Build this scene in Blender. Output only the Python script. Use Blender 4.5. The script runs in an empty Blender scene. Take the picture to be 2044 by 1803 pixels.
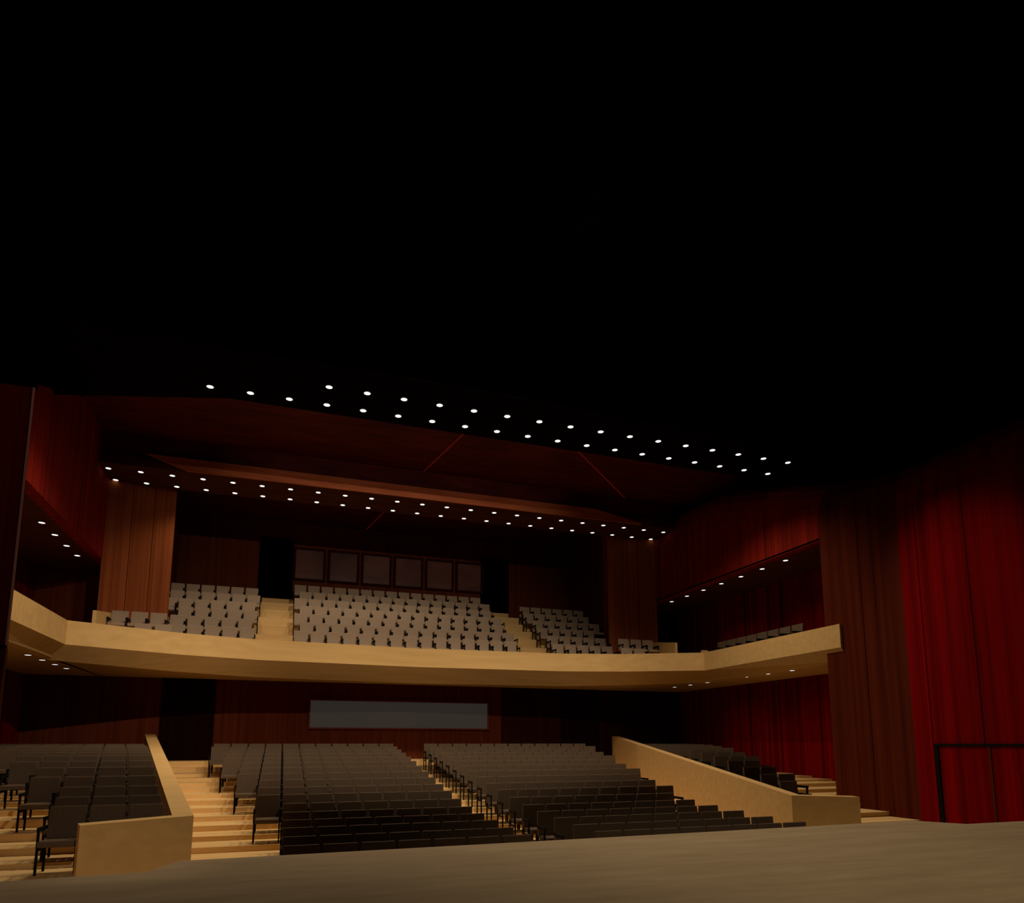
import bpy, bmesh, math, random
from mathutils import Vector
random.seed(4)
S = bpy.context.scene
COL = S.collection
S.view_settings.view_transform = 'Standard'
DZ = 2.4            # heights below are measured from eye level; everything is lifted by DZ at the end
AX = 4.5            # centre line of the hall
ORD = ['first','second','third','fourth','fifth','sixth','seventh','eighth','ninth','tenth','eleventh','twelfth','thirteenth','fourteenth','fifteenth','sixteenth','seventeenth','eighteenth','nineteenth','twentieth','twenty-first','twenty-second','twenty-third','twenty-fourth']

# ------------------------------------------------------------------ materials
def mat(name, c1, c2=None, scale=(1,1,1), nscale=4, rough=.6, spec=.3, emit=None, es=0, lo=.35, hi=.65, det=5, nr=.5):
    m = bpy.data.materials.new(name); m.use_nodes = True
    nt = m.node_tree; b = nt.nodes['Principled BSDF']
    b.inputs['Roughness'].default_value = rough
    b.inputs['Specular IOR Level'].default_value = spec
    b.inputs['Base Color'].default_value = (*c1, 1)
    if c2:
        tc = nt.nodes.new('ShaderNodeTexCoord'); mp = nt.nodes.new('ShaderNodeMapping')
        nz = nt.nodes.new('ShaderNodeTexNoise'); cr = nt.nodes.new('ShaderNodeValToRGB')
        mp.inputs['Scale'].default_value = scale
        nz.inputs['Scale'].default_value = nscale; nz.inputs['Detail'].default_value = det; nz.inputs['Roughness'].default_value = nr
        cr.color_ramp.elements[0].position = lo; cr.color_ramp.elements[1].position = hi
        cr.color_ramp.elements[0].color = (*c1, 1); cr.color_ramp.elements[1].color = (*c2, 1)
        nt.links.new(tc.outputs['Object'], mp.inputs['Vector'])
        nt.links.new(mp.outputs['Vector'], nz.inputs['Vector'])
        nt.links.new(nz.outputs['Fac'], cr.inputs['Fac'])
        nt.links.new(cr.outputs['Color'], b.inputs['Base Color'])
    if emit:
        b.inputs['Emission Color'].default_value = (*emit, 1)
        b.inputs['Emission Strength'].default_value = es
        try: m.cycles.emission_sampling = 'NONE'
        except Exception: pass
    return m
M = {}
M['maple'] = mat('maple_wood', (.60,.37,.137), (.74,.47,.19), (.22,5,5), 1.2, .6, .08, det=5, nr=.5, lo=.2, hi=.8)
M['step'] = mat('step_wood', (.69,.435,.17), (.76,.50,.21), (.3,4,4), 1.4, .6, .08)
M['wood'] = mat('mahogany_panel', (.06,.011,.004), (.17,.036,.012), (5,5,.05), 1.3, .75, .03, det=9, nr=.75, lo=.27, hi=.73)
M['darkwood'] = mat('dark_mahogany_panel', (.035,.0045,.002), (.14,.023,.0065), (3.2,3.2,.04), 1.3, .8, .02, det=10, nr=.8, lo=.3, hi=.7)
M['shade'] = mat('shaded_mahogany_panel', (.018,.0035,.0018), (.045,.009,.004), (5,5,.05), 1.3, .8, .02, det=9, nr=.75, lo=.27, hi=.73)  # darker mahogany copy; on the back wall it paints in shade
M['pier'] = mat('cherry_panel', (.17,.040,.012), (.36,.095,.028), (6,6,.06), 1.2, .75, .03, det=9, nr=.75, lo=.3, hi=.7)
M['red'] = mat('red_panel', (.035,.0018,.0012), (.30,.0018,.0016), (2.1,2.1,.02), 1.0, .8, .02, lo=.3, hi=.64, det=12, nr=.8)
M['seam'] = mat('panel_seam', (.03,.003,.002), (.036,.004,.002), (1,1,1), 2, .9, .0)
M['redcurtain'] = mat('red_curtain', (.04,.001,.001), (.29,.003,.003), (3,3,.03), 1.3, .85, .02, det=7, nr=.7)
M['redwood'] = mat('dark_red_panel', (.055,.0055,.003), (.33,.019,.009), (4,4,.03), 1.4, .8, .03, det=9, nr=.8, lo=.3, hi=.68)
M['ceil'] = mat('dark_red_ceiling', (.05,.005,.003), (.115,.012,.0065), (.3,3,1), 2, .6, .1, det=7, nr=.65)
M['black'] = mat('matt_black', (.0006,.0005,.0005), (.001,.0008,.0008), (1,1,1), 3, .95, .0)
M['darkdoor'] = mat('dark_door_wood', (.011,.003,.0015), (.016,.0045,.0022), (3,3,.1), 2, .9, .0)
M['cloud'] = mat('black_ceiling_panel', (.003,.0015,.001), (.005,.002,.0015), (1,3,1), 2, .9, .01)
M['cloudb'] = mat('brown_ceiling_panel', (.06,.018,.009), (.09,.027,.014), (.4,3,1), 2, .8, .05)
M['edge'] = mat('panel_edge_wood', (.36,.09,.036), (.46,.13,.053), (.4,3,3), 2, .7, .1)
M['stage'] = mat('stage_boards', (.285,.205,.118), (.39,.29,.172), (.5,2.6,3), 1.2, .8, .05, det=9, nr=.7, lo=.3, hi=.7)
M['seat'] = mat('dark_fabric', (.105,.071,.046), (.122,.083,.055), (1,1,1), 30, .95, .02)
M['bseat'] = mat('beige_fabric', (.36,.262,.182), (.41,.30,.21), (1,1,1), 30, .95, .02)
M['arm'] = mat('black_metal', (.003,.003,.003), (.006,.006,.006), (1,1,1), 8, .7, .1)
M['lens'] = mat('lamp_lens', (.9,.9,.88), None, emit=(1,.97,.92), es=1.6)
M['ring'] = mat('lamp_trim', (.12,.12,.12))
M['slit'] = mat('red_strip_glow', (.2,.01,.01), None, emit=(1,.06,.04), es=.045)
M['booth'] = mat('booth_glass', (.058,.050,.043), (.066,.057,.049), (1,1,1), 1, .8, .02, emit=(1,.88,.77), es=.021)
M['pglass'] = mat('projection_glass', (.035,.014,.010), (.12,.042,.03), (.5,1,1), .9, .3, .08, emit=(1,.38,.28), es=.006)  # faint glow added so the panes read lighter, no lamp behind
M['frame'] = mat('dark_red_frame', (.14,.02,.015), (.18,.03,.02), (1,1,1), 4, .6, .1)
M['trim'] = mat('pale_edge_trim', (.75,.3,.25), (.8,.35,.3), (1,1,1), 3, .5, .2)

# ------------------------------------------------------------------ mesh helper
class MB:
    def __init__(s): s.v=[]; s.f=[]; s.m=[]
    def add(s, vs, fs, mi=0):
        o=len(s.v); s.v += [tuple(p) for p in vs]
        for f in fs: s.f.append(tuple(i+o for i in f)); s.m.append(mi)
        return s
    def box(s, x0,x1,y0,y1,z0,z1, mi=0):
        return s.prism([(x0,y0),(x1,y0),(x1,y1),(x0,y1)], z0, z1, mi)
    def prism(s, pts, z0, z1, mi=0):
        n=len(pts)
        a = z0 if isinstance(z0,(list,tuple)) else [z0]*n
        b = z1 if isinstance(z1,(list,tuple)) else [z1]*n
        vs=[(p[0],p[1],a[i]) for i,p in enumerate(pts)]+[(p[0],p[1],b[i]) for i,p in enumerate(pts)]
        fs=[tuple(range(n-1,-1,-1)), tuple(range(n,2*n))]+[(i,(i+1)%n,n+(i+1)%n,n+i) for i in range(n)]
        return s.add(vs,fs,mi)
    def sheet(s, xa, xb, yz, mi=0):
        n=len(yz)
        vs=[(xa,y,z) for y,z in yz]+[(xb,y,z) for y,z in yz]
        fs=[tuple(range(n-1,-1,-1)), tuple(range(n,2*n))]+[(i,(i+1)%n,n+(i+1)%n,n+i) for i in range(n)]
        return s.add(vs,fs,mi)
    def disc(s, cx,cy,z0,z1,r,n=20,mi=0):
        return s.prism([(cx+r*math.cos(2*math.pi*i/n),cy+r*math.sin(2*math.pi*i/n)) for i in range(n)],z0,z1,mi)
    def mesh(s, name, mats, bevel=0, smooth=False):
        me=bpy.data.meshes.new(name); me.from_pydata(s.v,[],s.f)
        for m in mats: me.materials.append(m)
        for p,i in zip(me.polygons,s.m): p.material_index=i; p.use_smooth=smooth
        bm=bmesh.new(); bm.from_mesh(me)
        bmesh.ops.recalc_face_normals(bm, faces=bm.faces)
        if bevel: bmesh.ops.bevel(bm, geom=bm.edges[:], offset=bevel, segments=2, profile=.6, affect='EDGES')
        bm.to_mesh(me); bm.free()
        return me
    def build(s, name, mats, parent=None, bevel=0, smooth=False):
        if not isinstance(mats,(list,tuple)): mats=[mats]
        o=bpy.data.objects.new(name, s.mesh(name,mats,bevel,smooth)); COL.objects.link(o); o.parent=parent
        return o
def tag(o, label, cat, group=None, kind=None):
    o['label']=label; o['category']=cat
    if group: o['group']=group
    if kind: o['kind']=kind
    return o
def struct(name, mb, m, label, cat, smooth=False):
    return tag(mb.build(name, m, smooth=smooth), label, cat, None, 'structure')
def empty(name, loc, rz=0):
    o=bpy.data.objects.new(name,None); COL.objects.link(o); o.empty_display_size=.2
    o.location=loc; o.rotation_euler=(0,0,rz); return o
def lerp(x, xs, ys):
    if x<=xs[0]: return ys[0]
    for i in range(len(xs)-1):
        if x<=xs[i+1]: return ys[i]+(ys[i+1]-ys[i])*(x-xs[i])/(xs[i+1]-xs[i])
    return ys[-1]
mir = lambda x: 2*AX-x

# ------------------------------------------------------------------ camera
FPX=1340.0; TH=math.radians(18.9); PI_=math.radians(8.24)
cam=bpy.data.cameras.new('camera'); co=bpy.data.objects.new('camera',cam); COL.objects.link(co)
co.location=(0,0,0); co.rotation_euler=(math.pi/2+PI_,0,-TH)
cam.sensor_fit='HORIZONTAL'; cam.sensor_width=36; cam.lens=36*FPX/2044
cam.shift_y=388.5/2044; cam.clip_end=200
S.camera=co
def proj(x,y,z):
    xc=x*math.cos(TH)-y*math.sin(TH); g=x*math.sin(TH)+y*math.cos(TH)
    zc=g*math.cos(PI_)+z*math.sin(PI_); yc=z*math.cos(PI_)-g*math.sin(PI_)
    return 1022+FPX*xc/zc, 1290-FPX*yc/zc

# ------------------------------------------------------------------ stage
stage=[(-7,-3),(16,-3),(16,9.16),(11.86,9.17),(11.4,9.9),(-1.12,9.53),(-1.38,8.85),(-7,8.45)]
struct('stage_floor', MB().prism(stage,-2.4,-1.45), M['stage'], 'pale boarded stage floor running across the bottom of the picture', 'stage')

# ------------------------------------------------------------------ main floor: tiers
NR=17
RY=[10.2+.88*i for i in range(NR)]
TOPY=[10.2,11.08,11.9,12.8,13.7,14.5,15.3,16.2,17.8,19.7,22,24.4]
TOPZ=[-1.43,-1.42,-1.39,-1.355,-1.30,-1.22,-1.11,-1.01,-.79,-.54,-.26,0]
RT=[lerp(y,TOPY,TOPZ) for y in RY]
CH=.95
RF=[z-CH for z in RT]
wl=lambda y: -1.2-.2*(y-11.6)       # aisle face of the left low wall
wr=lambda y: 10.37+.205*(y-11.9)
XLB=lambda y: min(.0,-.45-.195*(y-15))
XRB=lambda y: max(9.3, 9.84+.193*(y-15.05))
fl=MB()
fl.box(-8.3,17.4,8.4,26.6,-2.75,-2.38)
BOT=-2.5
for i in range(NR):
    ya=RY[i]-.55 if i else 8.6
    yb=RY[i+1]-.55 if i<NR-1 else 24.95
    fl.prism([(wl(ya)-.1,ya),(wr(ya)+.1,ya),(wr(yb)+.1,yb),(wl(yb)-.1,yb)],BOT,RF[i])
fl.box(-4.2,13.3,24.95,25.3,BOT,-.8); fl.box(-4.3,13.4,25.3,26.55,BOT,-.6)
struct('floor', fl, M['step'], 'pale wooden stepped floor rising between the centre seat blocks', 'floor')
# side floors
SY=[12.2+.88*k for k in range(14)]
SZY=[12.2,13.1,14,15.7,17.5,20,24.3]; SZ=[-.96,-.88,-.76,-.48,-.27,-.1,0]
ST=[lerp(y,SZY,SZ) for y in SY]; SF=[z-CH for z in ST]
sl_end=lambda y: max(-3.2-.45*(y-12.2),-7.9)
sr_end=lambda y: min(11.75+.40*(y-12.6),16.5)
for side in (0,1):
    f=MB()
    for k in range(14):
        ya=SY[k]-.55 if k else 10.2
        yb=SY[k+1]-.55 if k<13 else 26.55
        if side==0:
            f.prism([(-8.2,ya),(wl(ya)-.2,ya),(wl(yb)-.2,yb),(-8.2,yb)] if k else [(-5.8,ya),(-2.4,ya),(-2.4,11.1),(wl(yb)-.2,11.5),(wl(yb)-.2,yb),(-5.8,yb)],BOT,SF[k])
        else:
            f.prism([(wr(ya)+.2,ya),(17.2,ya),(17.2,yb),(wr(yb)+.2,yb)] if k else [(11.3,ya+1.1),(14.8,ya+1.1),(14.8,yb),(wr(yb)+.2,yb),(wr(yb)+.2,11.9),(11.3,11.5)],BOT,SF[k])
    if side==0:
        f.box(-6,-2.5,9.75,10.2,BOT,-2.05); f.box(-6,-2.5,9.3,9.75,BOT,-2.15)
    else:
        f.box(11.6,14.7,10.85,11.3,BOT,-2.07); f.box(11.6,14.7,10.4,10.85,BOT,-2.2)
    struct('floor', f, M['step'], ['pale wooden steps beside the far left seat block','pale wooden steps beside the far right seat block'][side], 'floor')
# low raked walls
w=MB()
w.prism([(-1.2,11.6),(wl(25.5),25.5),(wl(25.5)-.32,25.5),(-1.52,11.75)],-2.5,[-1.1,.3,.3,-1.1])
w.prism([(-1.2,11.6),(-1.52,11.75),(-2.6,11.0),(-2.5,10.7)],-2.5,-1.1)
struct('wall_left_aisle', w, M['maple'], 'low pale wooden wall sloping down between left seat block and aisle', 'low wall')
w=MB()
w.prism([(10.37,11.9),(10.7,12.05),(wr(25.5)+.32,25.5),(wr(25.5),25.5)],-2.5,[-1.1,-1.1,.3,.3])
w.prism([(10.37,11.9),(11.4,11.1),(11.5,11.4),(10.7,12.05)],-2.5,-1.1)
struct('wall_right_aisle', w, M['maple'], 'low pale wooden wall sloping down between right seat block and aisle', 'low wall')

# ------------------------------------------------------------------ outer walls
FADE_TOP=[(0,0),(.05,.42),(.16,.78),(.36,1.08),(.7,1.3),(1.2,1.42),(1.9,1.46)]  # rolled top shape added so light on the right walls fades out
SPR=lambda y: lerp(y,[5,12.5,15.1,17.5,20.5,26.5],[5.85,5.95,6.4,7.2,8.1,8.2])
def fade_top_wall(ys, z0):
    """wall whose top is shaped to roll back outwards and fade into the dark, lofted along the hall"""
    mb=MB(); n=len(FADE_TOP)+1; vs=[]
    for y in ys:
        s_=SPR(y); vs.append((14.7,y,z0))
        vs+=[(14.7+dx,y,s_+dz) for dx,dz in FADE_TOP]
    fs=[]
    for i in range(len(ys)-1):
        for k in range(n-1):
            a=i*n+k; fs.append((a,a+1,a+1+n,a+n))
    return mb.add(vs,fs)
def side_walls(s):
    X=(lambda x:x) if s else mir
    def bx(x0,x1,*r):
        mb=MB(); a,b=sorted((X(x0),X(x1))); return mb.box(a,b,*r)
    def sh(x0,x1,yz):
        mb=MB(); a,b=sorted((X(x0),X(x1))); return mb.sheet(a,b,yz)
    def seams(mb, ys, z0=-2.5):
        a,b=sorted((X(14.695),X(14.72)))
        for y in ys: mb.box(a,b,y,y+.018,z0,SPR(y),1)
        return mb
    n='wall_right' if s else 'wall_left'; t='right' if s else 'left'
    if s:
        struct(n, seams(fade_top_wall([5,7,9,11,12.5],-2.5),[9.0,10.75,12.0]), [M['red'],M['seam']], f'tall red panelled wall nearest the stage on the {t}', 'wall')
        struct(n, seams(fade_top_wall([12.5,13.4,14.3,15.1],-2.5),[13.75]), [M['darkwood'],M['seam']], f'tall dark wood wall beside the {t} side balcony end', 'wall')
        struct(n, seams(fade_top_wall([15.1,16,17,18,19,20,22,24,26.5],5.9),[17.4,19.6,21.8],5.92), [M['redwood'],M['seam']], f'dark red wall above the {t} side box opening', 'wall')
        struct(n, bx(16.65,16.9,5,26.5,6.0,9.8), M['black'], 'added black backing behind the rolled top of the right wall', 'wall')  # backing put in to keep the area above the roll black
        struct(n, bx(15,15.2,15.0,15.1,-2.5,6.0), M['wood'], f'short dark return wall at the near end of the {t} boxes', 'wall')
    else:
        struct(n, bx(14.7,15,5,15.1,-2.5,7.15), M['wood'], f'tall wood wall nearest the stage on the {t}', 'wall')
        struct(n, sh(14.7,15,[(5,7.15),(15.1,7.15),(15.1,8.05),(17.0,8.1),(21.0,9.8),(5,9.8)]), M['black'], f'darkness painted black on upper part of the {t} wall near the stage', 'wall')  # dark upper zone put in as black colour, lower edge sloped
        u=sh(14.7,15,[(15.1,5.9),(26.5,5.9),(26.5,9.8),(21.0,9.8),(17.0,8.1),(15.1,8.05)])
        struct(n, u, [M['redwood'],M['seam']], f'dark red wall above the {t} side box opening', 'wall')
    struct(n, bx(17.2,17.5,15.0,26.6,-2.5,6.0), M['redcurtain'], f'red curtained back wall of the {t} side boxes', 'wall')
    struct('ceiling', bx(15,17.2,15.1,26.5,5.9,6.0), M['cloudb'], f'dark soffit over the {t} side boxes', 'ceiling')
    if s: struct('ceiling', bx(14.7,15,15.1,26.5,5.88,5.96), M['redwood'], 'lower edge of the wall over the right side boxes', 'ceiling')
side_walls(1); side_walls(0)
b_=MB(); b_.box(-8.3,8.6,26.5,26.7,-2.5,2.6); b_.box(-8.3,-5.6,26.5,26.7,2.6,6.0)
struct('wall_back', b_, M['wood'], 'dark wood back wall under the balcony', 'wall')
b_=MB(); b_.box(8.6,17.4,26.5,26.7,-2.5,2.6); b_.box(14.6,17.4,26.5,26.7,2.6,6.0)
struct('wall_back', b_, M['shade'], 'back wall painted dark for shade under the right part of the balcony', 'wall')  # shade under the balcony put into the wall colour
struct('wall_back', MB().box(-8.3,17.4,30.4,30.6,2.3,9.8), M['wood'], 'dark wood back wall behind the top balcony row', 'wall')
for s,nm in ((0,'wall_left'),(1,'wall_right')):
    X=mir if s==0 else (lambda x:x)
    mb=MB(); P0=[(12.77,24.83),(14.01,24.47),(14.72,24.2)]
    mb.prism([(X(x),y) for x,y in P0]+[(X(14.72),26.5),(X(13.4),26.5),(X(13.3),25.3)],2.6,9.75)
    for f_ in (.5,1.0):
        x=12.77+(14.01-12.77)*f_; y=24.83+(24.47-24.83)*f_
        a,b=sorted((X(x-.008),X(x+.008))); mb.box(a,b,y-.008,y+.05,2.8,9.6,1)
    struct(nm, mb, [M['pier'],M['darkwood']], ['tall brown wood pier at the left end of the balcony','tall brown wood pier at the right end of the balcony'][s], 'wall')
    a,b=sorted((X(13.4),X(13.7)))
    struct(nm, MB().box(a,b,26.5,30.4,2.6,9.75), M['wood'], ['dark side wall of the rear balcony on the left','dark side wall of the rear balcony on the right'][s], 'wall')
# doorways
def doorway(x0,x1,y,z0,z1,label,k,m='black'):
    o=struct(f'door_{k}', MB().box(x0,x1,y-.05,y+.02,z0,z1), M[m], label, 'door')
    f=MB(); f.box(x0-.06,x0,y-.08,y+.02,z0,z1+.06); f.box(x1,x1+.06,y-.08,y+.02,z0,z1+.06); f.box(x0,x1,y-.08,y+.02,z1,z1+.06)
    f.build('door_frame', M[m], o)
doorway(-3.96,-2.34,26.5,-.6,2.25,'dark doorway at the top of the left aisle under the balcony',1,'darkdoor')
doorway(mir(-2.34),mir(-3.96),26.5,-.6,2.25,'dark doorway at the top of the right aisle under the balcony',2,'darkdoor')
doorway(-1.15,.15,30.4,5.9,8.85,'tall black doorway above the left balcony aisle',3)  # flush black panel, darkness of the opening put into its colour
doorway(8.85,10.15,30.4,5.9,8.85,'tall black doorway above the right balcony aisle',4)  # dark opening again given as a black panel
# side exit in the red wall
d=struct('door_5', MB().box(14.66,14.71,9.2,11.85,-2.4,-.06), M['red'], 'red double door with black frame in the right red wall', 'door')
f=MB(); f.box(14.63,14.72,11.85,11.94,-2.4,-.01); f.box(14.63,14.72,9.0,11.85,-.06,-.01); f.build('door_frame', M['arm'], d)
MB().box(14.645,14.66,10.62,10.67,-2.4,-.06).build('meeting_stile', M['wood'], d)
# booth window in back wall
wnd=struct('window_1', MB().box(1.03,7.98,26.42,26.5,.59,1.6), M['booth'], 'long grey booth window in the back wall under the balcony', 'window')
f=MB(); f.box(.97,1.03,26.38,26.5,.53,1.66); f.box(7.98,8.06,26.38,26.5,.53,1.66); f.box(1.03,7.98,26.38,26.5,1.6,1.66); f.box(1.03,7.98,26.38,26.5,.53,.59)
f.build('window_frame', M['frame'], wnd)
for i in range(6):
    x0=.3+i*1.47; x1=x0+1.17
    o=struct(f'window_{i+2}', MB().box(x0,x1,30.34,30.41,7.2,8.5), M['pglass'], f'dim square projection window above the balcony, {ORD[i]} from the left', 'window')
    f=MB(); f.box(x0-.1,x0,30.3,30.4,7.1,8.6); f.box(x1,x1+.1,30.3,30.4,7.1,8.6); f.box(x0,x1,30.3,30.4,8.5,8.6); f.box(x0,x1,30.3,30.4,7.1,7.2)
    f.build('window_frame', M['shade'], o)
# proscenium wall on the left
struct('wall_proscenium', MB().box(-5.6,-2.66,8,8.06,-1.45,.95), M['wood'], 'brown wooden foot of the proscenium wall at the left picture edge', 'wall')
o=struct('wall_proscenium', MB().box(-5.6,-2.665,8,8.06,.98,3.76), M['redwood'], 'dark red proscenium panel at the left picture edge', 'wall')
MB().box(-2.668,-2.65,7.985,8.0,.98,3.76).build('edge_trim', M['trim'], o)
struct('wall_proscenium', MB().box(-5.6,-2.65,8,8.06,3.76,8.6), M['black'], 'darkness painted black on upper part of the proscenium wall', 'wall')  # darkness above the red panel put into the wall colour
struct('wall_proscenium', MB().box(-5.6,-2.67,8.0,8.06,.95,.98), M['black'], 'black joint under the red proscenium panel', 'wall')

# ------------------------------------------------------------------ ceiling
struct('ceiling', MB().box(-8.5,17.5,-3,14.9,8.62,8.9), M['black'], 'black ceiling over the stage and front rows', 'ceiling')
struct('ceiling', MB().box(-8.5,17.5,14.5,30.6,9.7,9.95), M['ceil'], 'dark red boarded ceiling above the hanging panels', 'ceiling')
struct('ceiling_panel', MB().prism([(-5.7,14.9),(14.7,14.9),(14.7,17.3),(-1.6,17.3),(-5.7,18.5)],8.6,8.85), M['cloud'], 'black hanging ceiling panel with two rows of downlights', 'ceiling panel')  # back left corner drawn out to darken the ceiling behind it
o=struct('ceiling_panel', MB().box(-5.7,14.7,22.72,24.5,8.6,8.9), M['cloudb'], 'brown hanging ceiling panel above the balcony front', 'ceiling panel')
eb=MB(); prof=[(-4.4,9.02),(11.2,9.02),(13.2,8.66),(13.2,8.6),(-3.2,8.6)]
m_=len(prof)
eb.add([(x,22.66,z) for x,z in prof]+[(x,22.72,z) for x,z in prof],
       [tuple(range(m_)),tuple(range(2*m_-1,m_-1,-1))]+[(i,(i+1)%m_,m_+(i+1)%m_,m_+i) for i in range(m_)])
eb.build('edge_board', M['edge'], o)
MB().box(-5.7,14.7,22.85,22.95,8.9,9.7).build('bulkhead', M['ceil'], o)
def slit(x0,y0,x1,y1,label):
    d=Vector((x1-x0,y1-y0)).normalized(); n=Vector((-d.y,d.x))*.016
    o=MB().prism([(x0-n.x,y0-n.y),(x1-n.x,y1-n.y),(x1+n.x,y1+n.y),(x0+n.x,y0+n.y)],9.685,9.7).build('light_strip', M['slit'])
    tag(o,label,'light strip')
slit(5.4,17.5,4.45,22.85,'thin red glowing strip in the ceiling, left of the pair')
slit(6.9,17.5,12.55,22.8,'thin red glowing strip in the ceiling, right of the pair')
slit(4.2,24.6,3.3,30.2,'short red glowing strip above the balcony behind the downlights')

ring_me=None
def lights(pts,z,row,group,how='from the left'):
    global ring_me
    if ring_me is None:
        r=MB(); n=20
        inner=[(.08*math.cos(2*math.pi*i/n),.08*math.sin(2*math.pi*i/n)) for i in range(n)]
        outer=[(.092*math.cos(2*math.pi*i/n),.092*math.sin(2*math.pi*i/n)) for i in range(n)]
        vs=[(*p,-.015) for p in inner]+[(*p,-.015) for p in outer]+[(*p,.0) for p in inner]+[(*p,0) for p in outer]
        fs=[]
        for i in range(n):
            j=(i+1)%n
            fs+=[(i,j,n+j,n+i),(2*n+i,2*n+j,j,i),(n+i,n+j,3*n+j,3*n+i),(2*n+i,3*n+i,3*n+j,2*n+j)]
        r.add(vs,fs); ring_me=r.mesh('trim_ring',[M['ring']])
        ring_me=(ring_me, MB().disc(0,0,-.012,.0,.08).mesh('lens',[M['lens']]))
    for i,(x,y) in enumerate(pts):
        o=empty('downlight',(x,y,z))
        tag(o,f'round white downlight, {ORD[i]} {how} in the {row}','ceiling light',group)
        for nm,me in (('trim_ring',ring_me[0]),('lens',ring_me[1])):
            c=bpy.data.objects.new(nm,me); COL.objects.link(c); c.parent=o
lights([(.735+.915*i,15.9) for i in range(16)],8.6,'front row of the black ceiling panel','ceiling panel downlights')
lights([(-2.005+.915*i,16.82) for i in range(19)],8.6,'back row of the black ceiling panel','ceiling panel downlights')
lights([(-5.52+.911*i,23.2) for i in range(23)],8.6,'front row above the balcony','balcony ceiling downlights')
lights([(-5.52+.911*i,24.2) for i in range(23)],8.6,'back row above the balcony','balcony ceiling downlights')
lights([(15.3,17.2+1.13*i) for i in range(7)],5.9,'soffit over the right boxes','side soffit downlights','from the stage')
lights([(15.3,17.2+1.13*i) for i in range(7)],2.3,'underside of the right side balcony','side balcony downlights','from the stage')
lights([(-6.35,24.0-1.13*i) for i in range(4)],5.9,'soffit over the left boxes','side soffit downlights','from the back')
lights([(-6.35,24.0-1.13*i) for i in range(4)],2.3,'underside of the left side balcony','side balcony downlights','from the back')

# ------------------------------------------------------------------ balcony
fa=[(-5.62,14.5),(-5.6,20.85),(-2.9,22.2),(-.8,22.8),(4.5,23.15),(9.8,22.8),(11.9,22.2),(14.6,20.85),(14.62,14.5)]
def offs(pts,d):
    if not isinstance(d,list): d=[d]*len(pts)
    out=[]
    for i,p in enumerate(pts):
        ns=[]
        for a,b in ((i-1,i),(i,i+1)):
            if a<0 or b>=len(pts): continue
            e=Vector((pts[b][0]-pts[a][0],pts[b][1]-pts[a][1])).normalized(); ns.append(Vector((-e.y,e.x)))
        n=sum(ns,Vector((0,0))).normalized(); k=d[i]/max(.5,n.dot(ns[0]))
        out.append((p[0]+n.x*k,p[1]+n.y*k))
    return out
inn=offs(fa,.16); bev=offs(fa,[.3,.5,.6,.62,.62,.62,.6,.5,.3])
zb=[2.26,2.24,2.18,2.14,2.12,2.14,2.18,2.24,2.26]
bf=MB(); n=len(fa)
vs=[]
for i in range(n):
    vs+=[(*fa[i],3.3),(*fa[i],2.64),(*bev[i],zb[i]),(*bev[i],2.6),(*inn[i],2.75),(*inn[i],3.3)]
fs=[]
for i in range(n-1):
    for k in range(6):
        a=i*6+k; b=i*6+(k+1)%6
        fs.append((a,b,b+6,a+6))
fs+=[tuple(range(6)),tuple(range((n-1)*6,n*6))]
bf.add(vs,fs)
struct('balcony_front', bf, M['maple'], 'long pale wooden balcony front sweeping across the hall', 'balcony front')
sl=MB()
sl.prism([bev[1],bev[2],bev[3],bev[4],bev[5],bev[6],bev[7],(15,26.5),(-6,26.5)],2.3,2.7)
sl.box(-8.2,-5.95,14.7,26.5,2.3,2.75); sl.box(14.95,17.2,14.7,26.5,2.3,2.75)
struct('balcony_floor', sl, M['maple'], 'pale wooden slab of the balcony and its side boxes', 'balcony floor')
NB=7; BY=[24.2+.833*j for j in range(NB)]; BF=[2.94+.46*j for j in range(NB)]
tb=MB()
for j in range(NB):
    ya=BY[j]-.52; yb=BY[j+1]-.52 if j<NB-1 else 30.4
    tb.box(-4.65,13.65,ya,yb,2.6,BF[j])
tb.box(-5.3,-3.6,23.2,24.3,2.65,3.2); tb.box(mir(-3.6),mir(-5.3),23.2,24.3,2.65,3.2)
tb.box(-1.0,.3,29.75,30.4,5.7,6.1); tb.box(8.7,10.0,29.75,30.4,5.7,6.1)
struct('balcony_steps', tb, M['step'], 'pale wooden stepped rows and aisles of the balcony', 'balcony steps')
for s in (0,1):
    X=mir if s==0 else (lambda x:x)
    a,b=sorted((X(14.25),X(14.35)))
    mb=MB()
    mb.add([(a,22.2,2.7),(b,22.2,2.7),(b,24.3,2.7),(a,24.3,2.7),(a,22.2,3.85),(b,22.2,3.85),(b,24.3,4.15),(a,24.3,4.15)],
           [(0,3,2,1),(4,5,6,7),(0,1,5,4),(1,2,6,5),(2,3,7,6),(3,0,4,7)])
    struct('partition', mb, M['maple'], ['small pale wooden partition beside the left pier seats','small pale wooden partition beside the right pier seats'][s], 'partition')
struct('partition', MB().box(14.8,15.6,21.25,21.33,2.7,3.45), M['maple'], 'tiny pale wooden end panel at the far end of the right boxes', 'partition')

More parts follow.
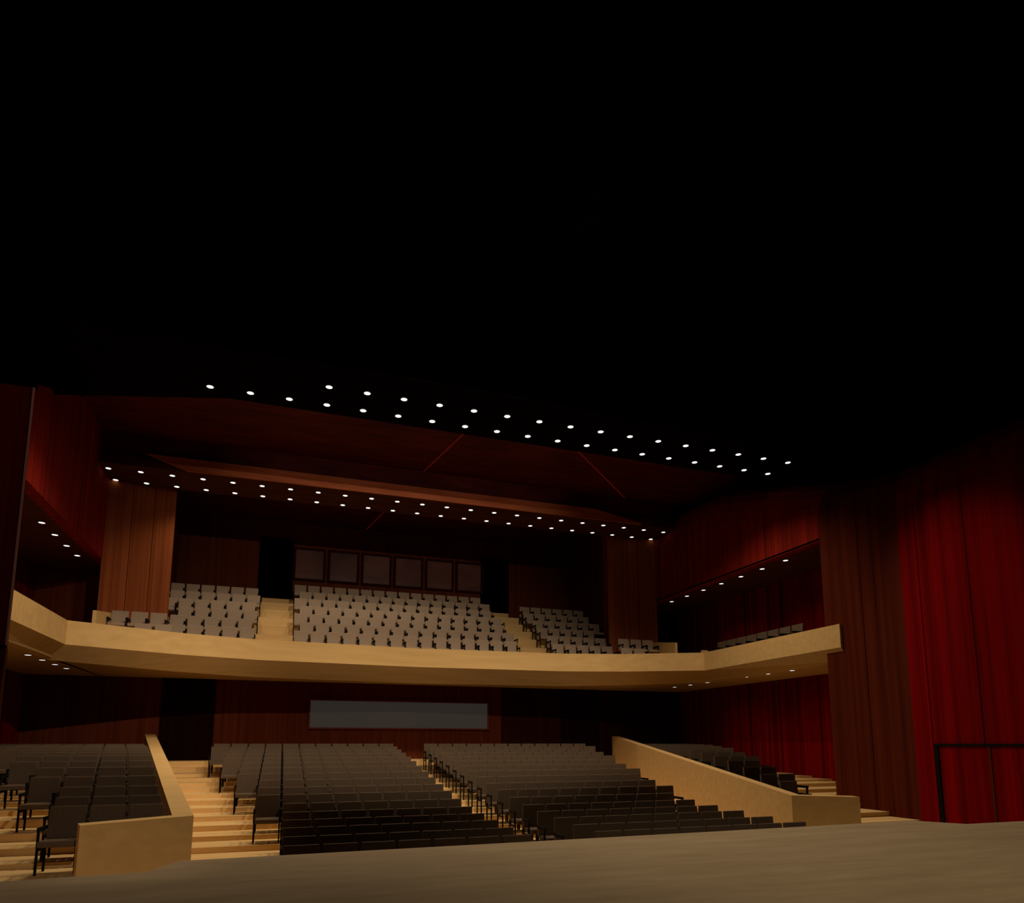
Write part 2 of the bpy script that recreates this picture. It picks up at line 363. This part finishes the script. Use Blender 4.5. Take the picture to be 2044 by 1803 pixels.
# ------------------------------------------------------------------ seats
def seat_parts(h):
    P=[]
    b=MB(); b.add([(-h,0,.44),(h,0,.44),(h,.07,.44),(-h,.07,.44),(-h,.05,.95),(h,.05,.95),(h,.10,.95),(-h,.10,.95)],
                  [(0,3,2,1),(4,5,6,7),(0,1,5,4),(1,2,6,5),(2,3,7,6),(3,0,4,7)])
    P.append(('backrest',b,0,.012))
    c=MB(); c.box(-.232,.232,-.46,.0,.40,.49); P.append(('seat',c,0,.02))
    for s in (-1,1):
        a=MB(); x0,x1=sorted((s*.240,s*.268)); a.box(x0,x1,-.38,.04,.62,.68); a.box(x0,x1,-.36,-.31,.40,.62); P.append(('armrest',a,1,.004))
    for s in (-1,1):
        a=MB(); x0,x1=sorted((s*.235,s*.262)); a.box(x0,x1,-.37,-.33,0,.40); a.box(x0,x1,.0,.04,0,.46); a.box(x0,x1,-.33,.0,.34,.38); P.append(('leg',a,1,.0))
    return P
PARTS=seat_parts(.243); BPARTS=seat_parts(.236)
def meshes(parts,fab): return [(nm,mb.mesh(nm,[M[fab] if k==0 else M['arm'],M['arm']],bv)) for nm,mb,k,bv in parts]
ME={'seat':meshes(PARTS,'seat'),'bseat':meshes(BPARTS,'bseat')}
def place(kind,name,x,y,z,rz,label,group):
    r=empty(name,(x,y,z),rz); tag(r,label,'seat',group)
    for nm,me in ME[kind]:
        c=bpy.data.objects.new(nm,me); COL.objects.link(c); c.parent=r
SP=.54
seats=[]
for i in range(NR):
    y=RY[i]
    nL=int((3.87-XLB(y))/SP+.05); nR=int((XRB(y)-4.93)/SP+.02)
    for k in range(nL): seats.append((3.87-SP*(k+.5),y,RF[i],f'dark brown seat in left centre block, {ORD[i]} row from stage, {ORD[k]} from centre aisle',0))
    for k in range(nR): seats.append((4.93+SP*(k+.5),y,RF[i],f'dark brown seat in right centre block, {ORD[i]} row from stage, {ORD[k]} from centre aisle',0))
for k in range(14):
    y=SY[k]
    xr=wl(y)-.37; nn=max(1,int((xr-sl_end(y))/SP+.3))
    for j in range(nn): seats.append((xr-SP*(j+.5),y,SF[k],f'dark brown seat in far left block, {ORD[k]} row from stage, {ORD[j]} from the low wall',0))
    xl=wr(y)+.5; nn=max(1,int((sr_end(y)-xl)/SP+.3))
    for j in range(nn):
        if k==0 and j==0: continue
        seats.append((xl+SP*(j+.5),y,SF[k],f'dark brown seat in far right block, {ORD[k]} row from stage, {ORD[j]} from the low wall',5))
def vis(s):
    u,v=proj(s[0],s[1],s[2]+.9); return -25<u<2060
seats=[s for s in seats if vis(s)]
seats.sort(key=lambda s: math.hypot(s[0],s[1])+s[4])
for s in seats[:300]:
    place('seat','theatre_seat',s[0],s[1],s[2],0,s[3],'main floor seats')
rest=MB()
for s in seats[300:]:
    for nm,mb,k,bv in PARTS:
        rest.add([(v[0]+s[0],v[1]+s[1],v[2]+s[2]) for v in mb.v], mb.f, k)
tag(rest.build('theatre_seats',[M['seat'],M['arm']]),'remaining rows of dark brown seats at the back under the balcony','seats',None,'stuff')
# balcony seats
for j in range(NB):
    st=.2 if j%2 else 0
    for k in range(15):
        place('bseat','balcony_seat',.25+st+.55*(k+.5),BY[j],BF[j],0,f'beige seat in middle balcony block, {ORD[j]} row from the rail, {ORD[k]} from left',"balcony seats")
    if j==NB-1: continue
    for k in range(5 if j<3 else 6):
        place('bseat','balcony_seat',-.95-st*.6-SP*(k+.5),BY[j],BF[j],0,f'beige seat in left balcony block, {ORD[j]} row from the rail, {ORD[k]} from aisle',"balcony seats")
        place('bseat','balcony_seat',9.95+st*.6+SP*(k+.5),BY[j],BF[j],0,f'beige seat in right balcony block, {ORD[j]} row from the rail, {ORD[k]} from aisle',"balcony seats")
for s in (0,1):
    X=mir if s==0 else (lambda x:x); t=['left','right'][s]
    for k in range(3):
        place('bseat','balcony_seat',X(12.87+.545*k),23.7,3.2,0,f'beige seat in front of the {t} pier, back row, {ORD[k]} from the middle block','pier seats')
    for k in range(2):
        place('bseat','balcony_seat',X(12.6+.56*k),22.98,2.72,0,f'beige seat in front of the {t} pier, front row, {ORD[k]} from the middle block','pier seats')
for k in range(8):
    place('seat','balcony_seat',15.15,16.75+.55*k,2.75,math.radians(-90),f'dark seat along the right side balcony rail, {ORD[k]} from the stage','side balcony seats')

# ------------------------------------------------------------------ lamps
def spot(x,y,z,tx,ty,tz,W,ang,c=(1,.83,.62),blend=.7,r=.05,mb=None):
    l=bpy.data.lights.new('lamp','SPOT'); l.energy=W; l.spot_size=math.radians(ang); l.spot_blend=blend; l.color=c; l.shadow_soft_size=r
    if mb is not None: l.cycles.max_bounces=mb
    o=bpy.data.objects.new('lamp',l); COL.objects.link(o); o.location=(x,y,z)
    o.rotation_euler=(Vector((tx,ty,tz))-Vector((x,y,z))).to_track_quat('-Z','Y').to_euler()
for k in range(6):
    x=-2.5+2.8*k
    spot(x,16.4,8.5,x,17.0,0,600,132)
for k in range(4):
    x=-2.4+2.6*k
    spot(x,23.7,8.5,x,25.2,0,155,130)
for k in range(2):
    spot(15.3,18.3+3.4*k,5.8,15.4,18.3+3.4*k,0,30,130); spot(15.3,18.3+3.4*k,2.25,15.6,18.3+3.4*k,0,18,140)
    spot(-6.35,18.3+3.4*k,5.8,-6.45,18.3+3.4*k,0,30,130); spot(-6.35,18.3+3.4*k,2.25,-6.6,18.3+3.4*k,0,8,140)
for x in (.5,4.0,7.5):
    spot(x,17.6,9.4,x,22.8,8.75,70,64,(1,.8,.6),1.0)  # hidden spots added behind the panel to light the edge board
spot(4.5,6,8.2,3.3,24,1.6,2300,66,(1,.84,.64),.7)           # added spot, unseen source, brightens seats and balcony front
spot(2,5,8.2,-5.2,18,2.2,1600,46,(1,.84,.64),.7)  # second added spot, unseen source, brightens the left side
spot(-.3,1.5,3.4,-1.95,11.2,-1.45,750,22,(1,.84,.64),.9)    # unseen spot added to brighten the left parapet
spot(11.0,12.2,8.3,14.7,10.4,.3,500,66,(1,.8,.6),1.0,mb=0)  # added direct-only spot, brightens the right red wall
spot(1.5,3,7.6,-3.6,8,2.4,130,36,(1,.8,.65),.8,mb=0)        # spot put in to light the proscenium panel
spot(6.4,3,8.3,7.4,6.4,-1.45,1150,74,(1,.83,.59),1.0,mb=0)  # stage work light

# world
w=bpy.data.worlds.new('world'); S.world=w; w.use_nodes=True
w.node_tree.nodes['Background'].inputs[0].default_value=(.0,.0,.0,1)
w.node_tree.nodes['Background'].inputs[1].default_value=0

for o in list(COL.objects):
    if o.parent is None: o.location.z+=DZ
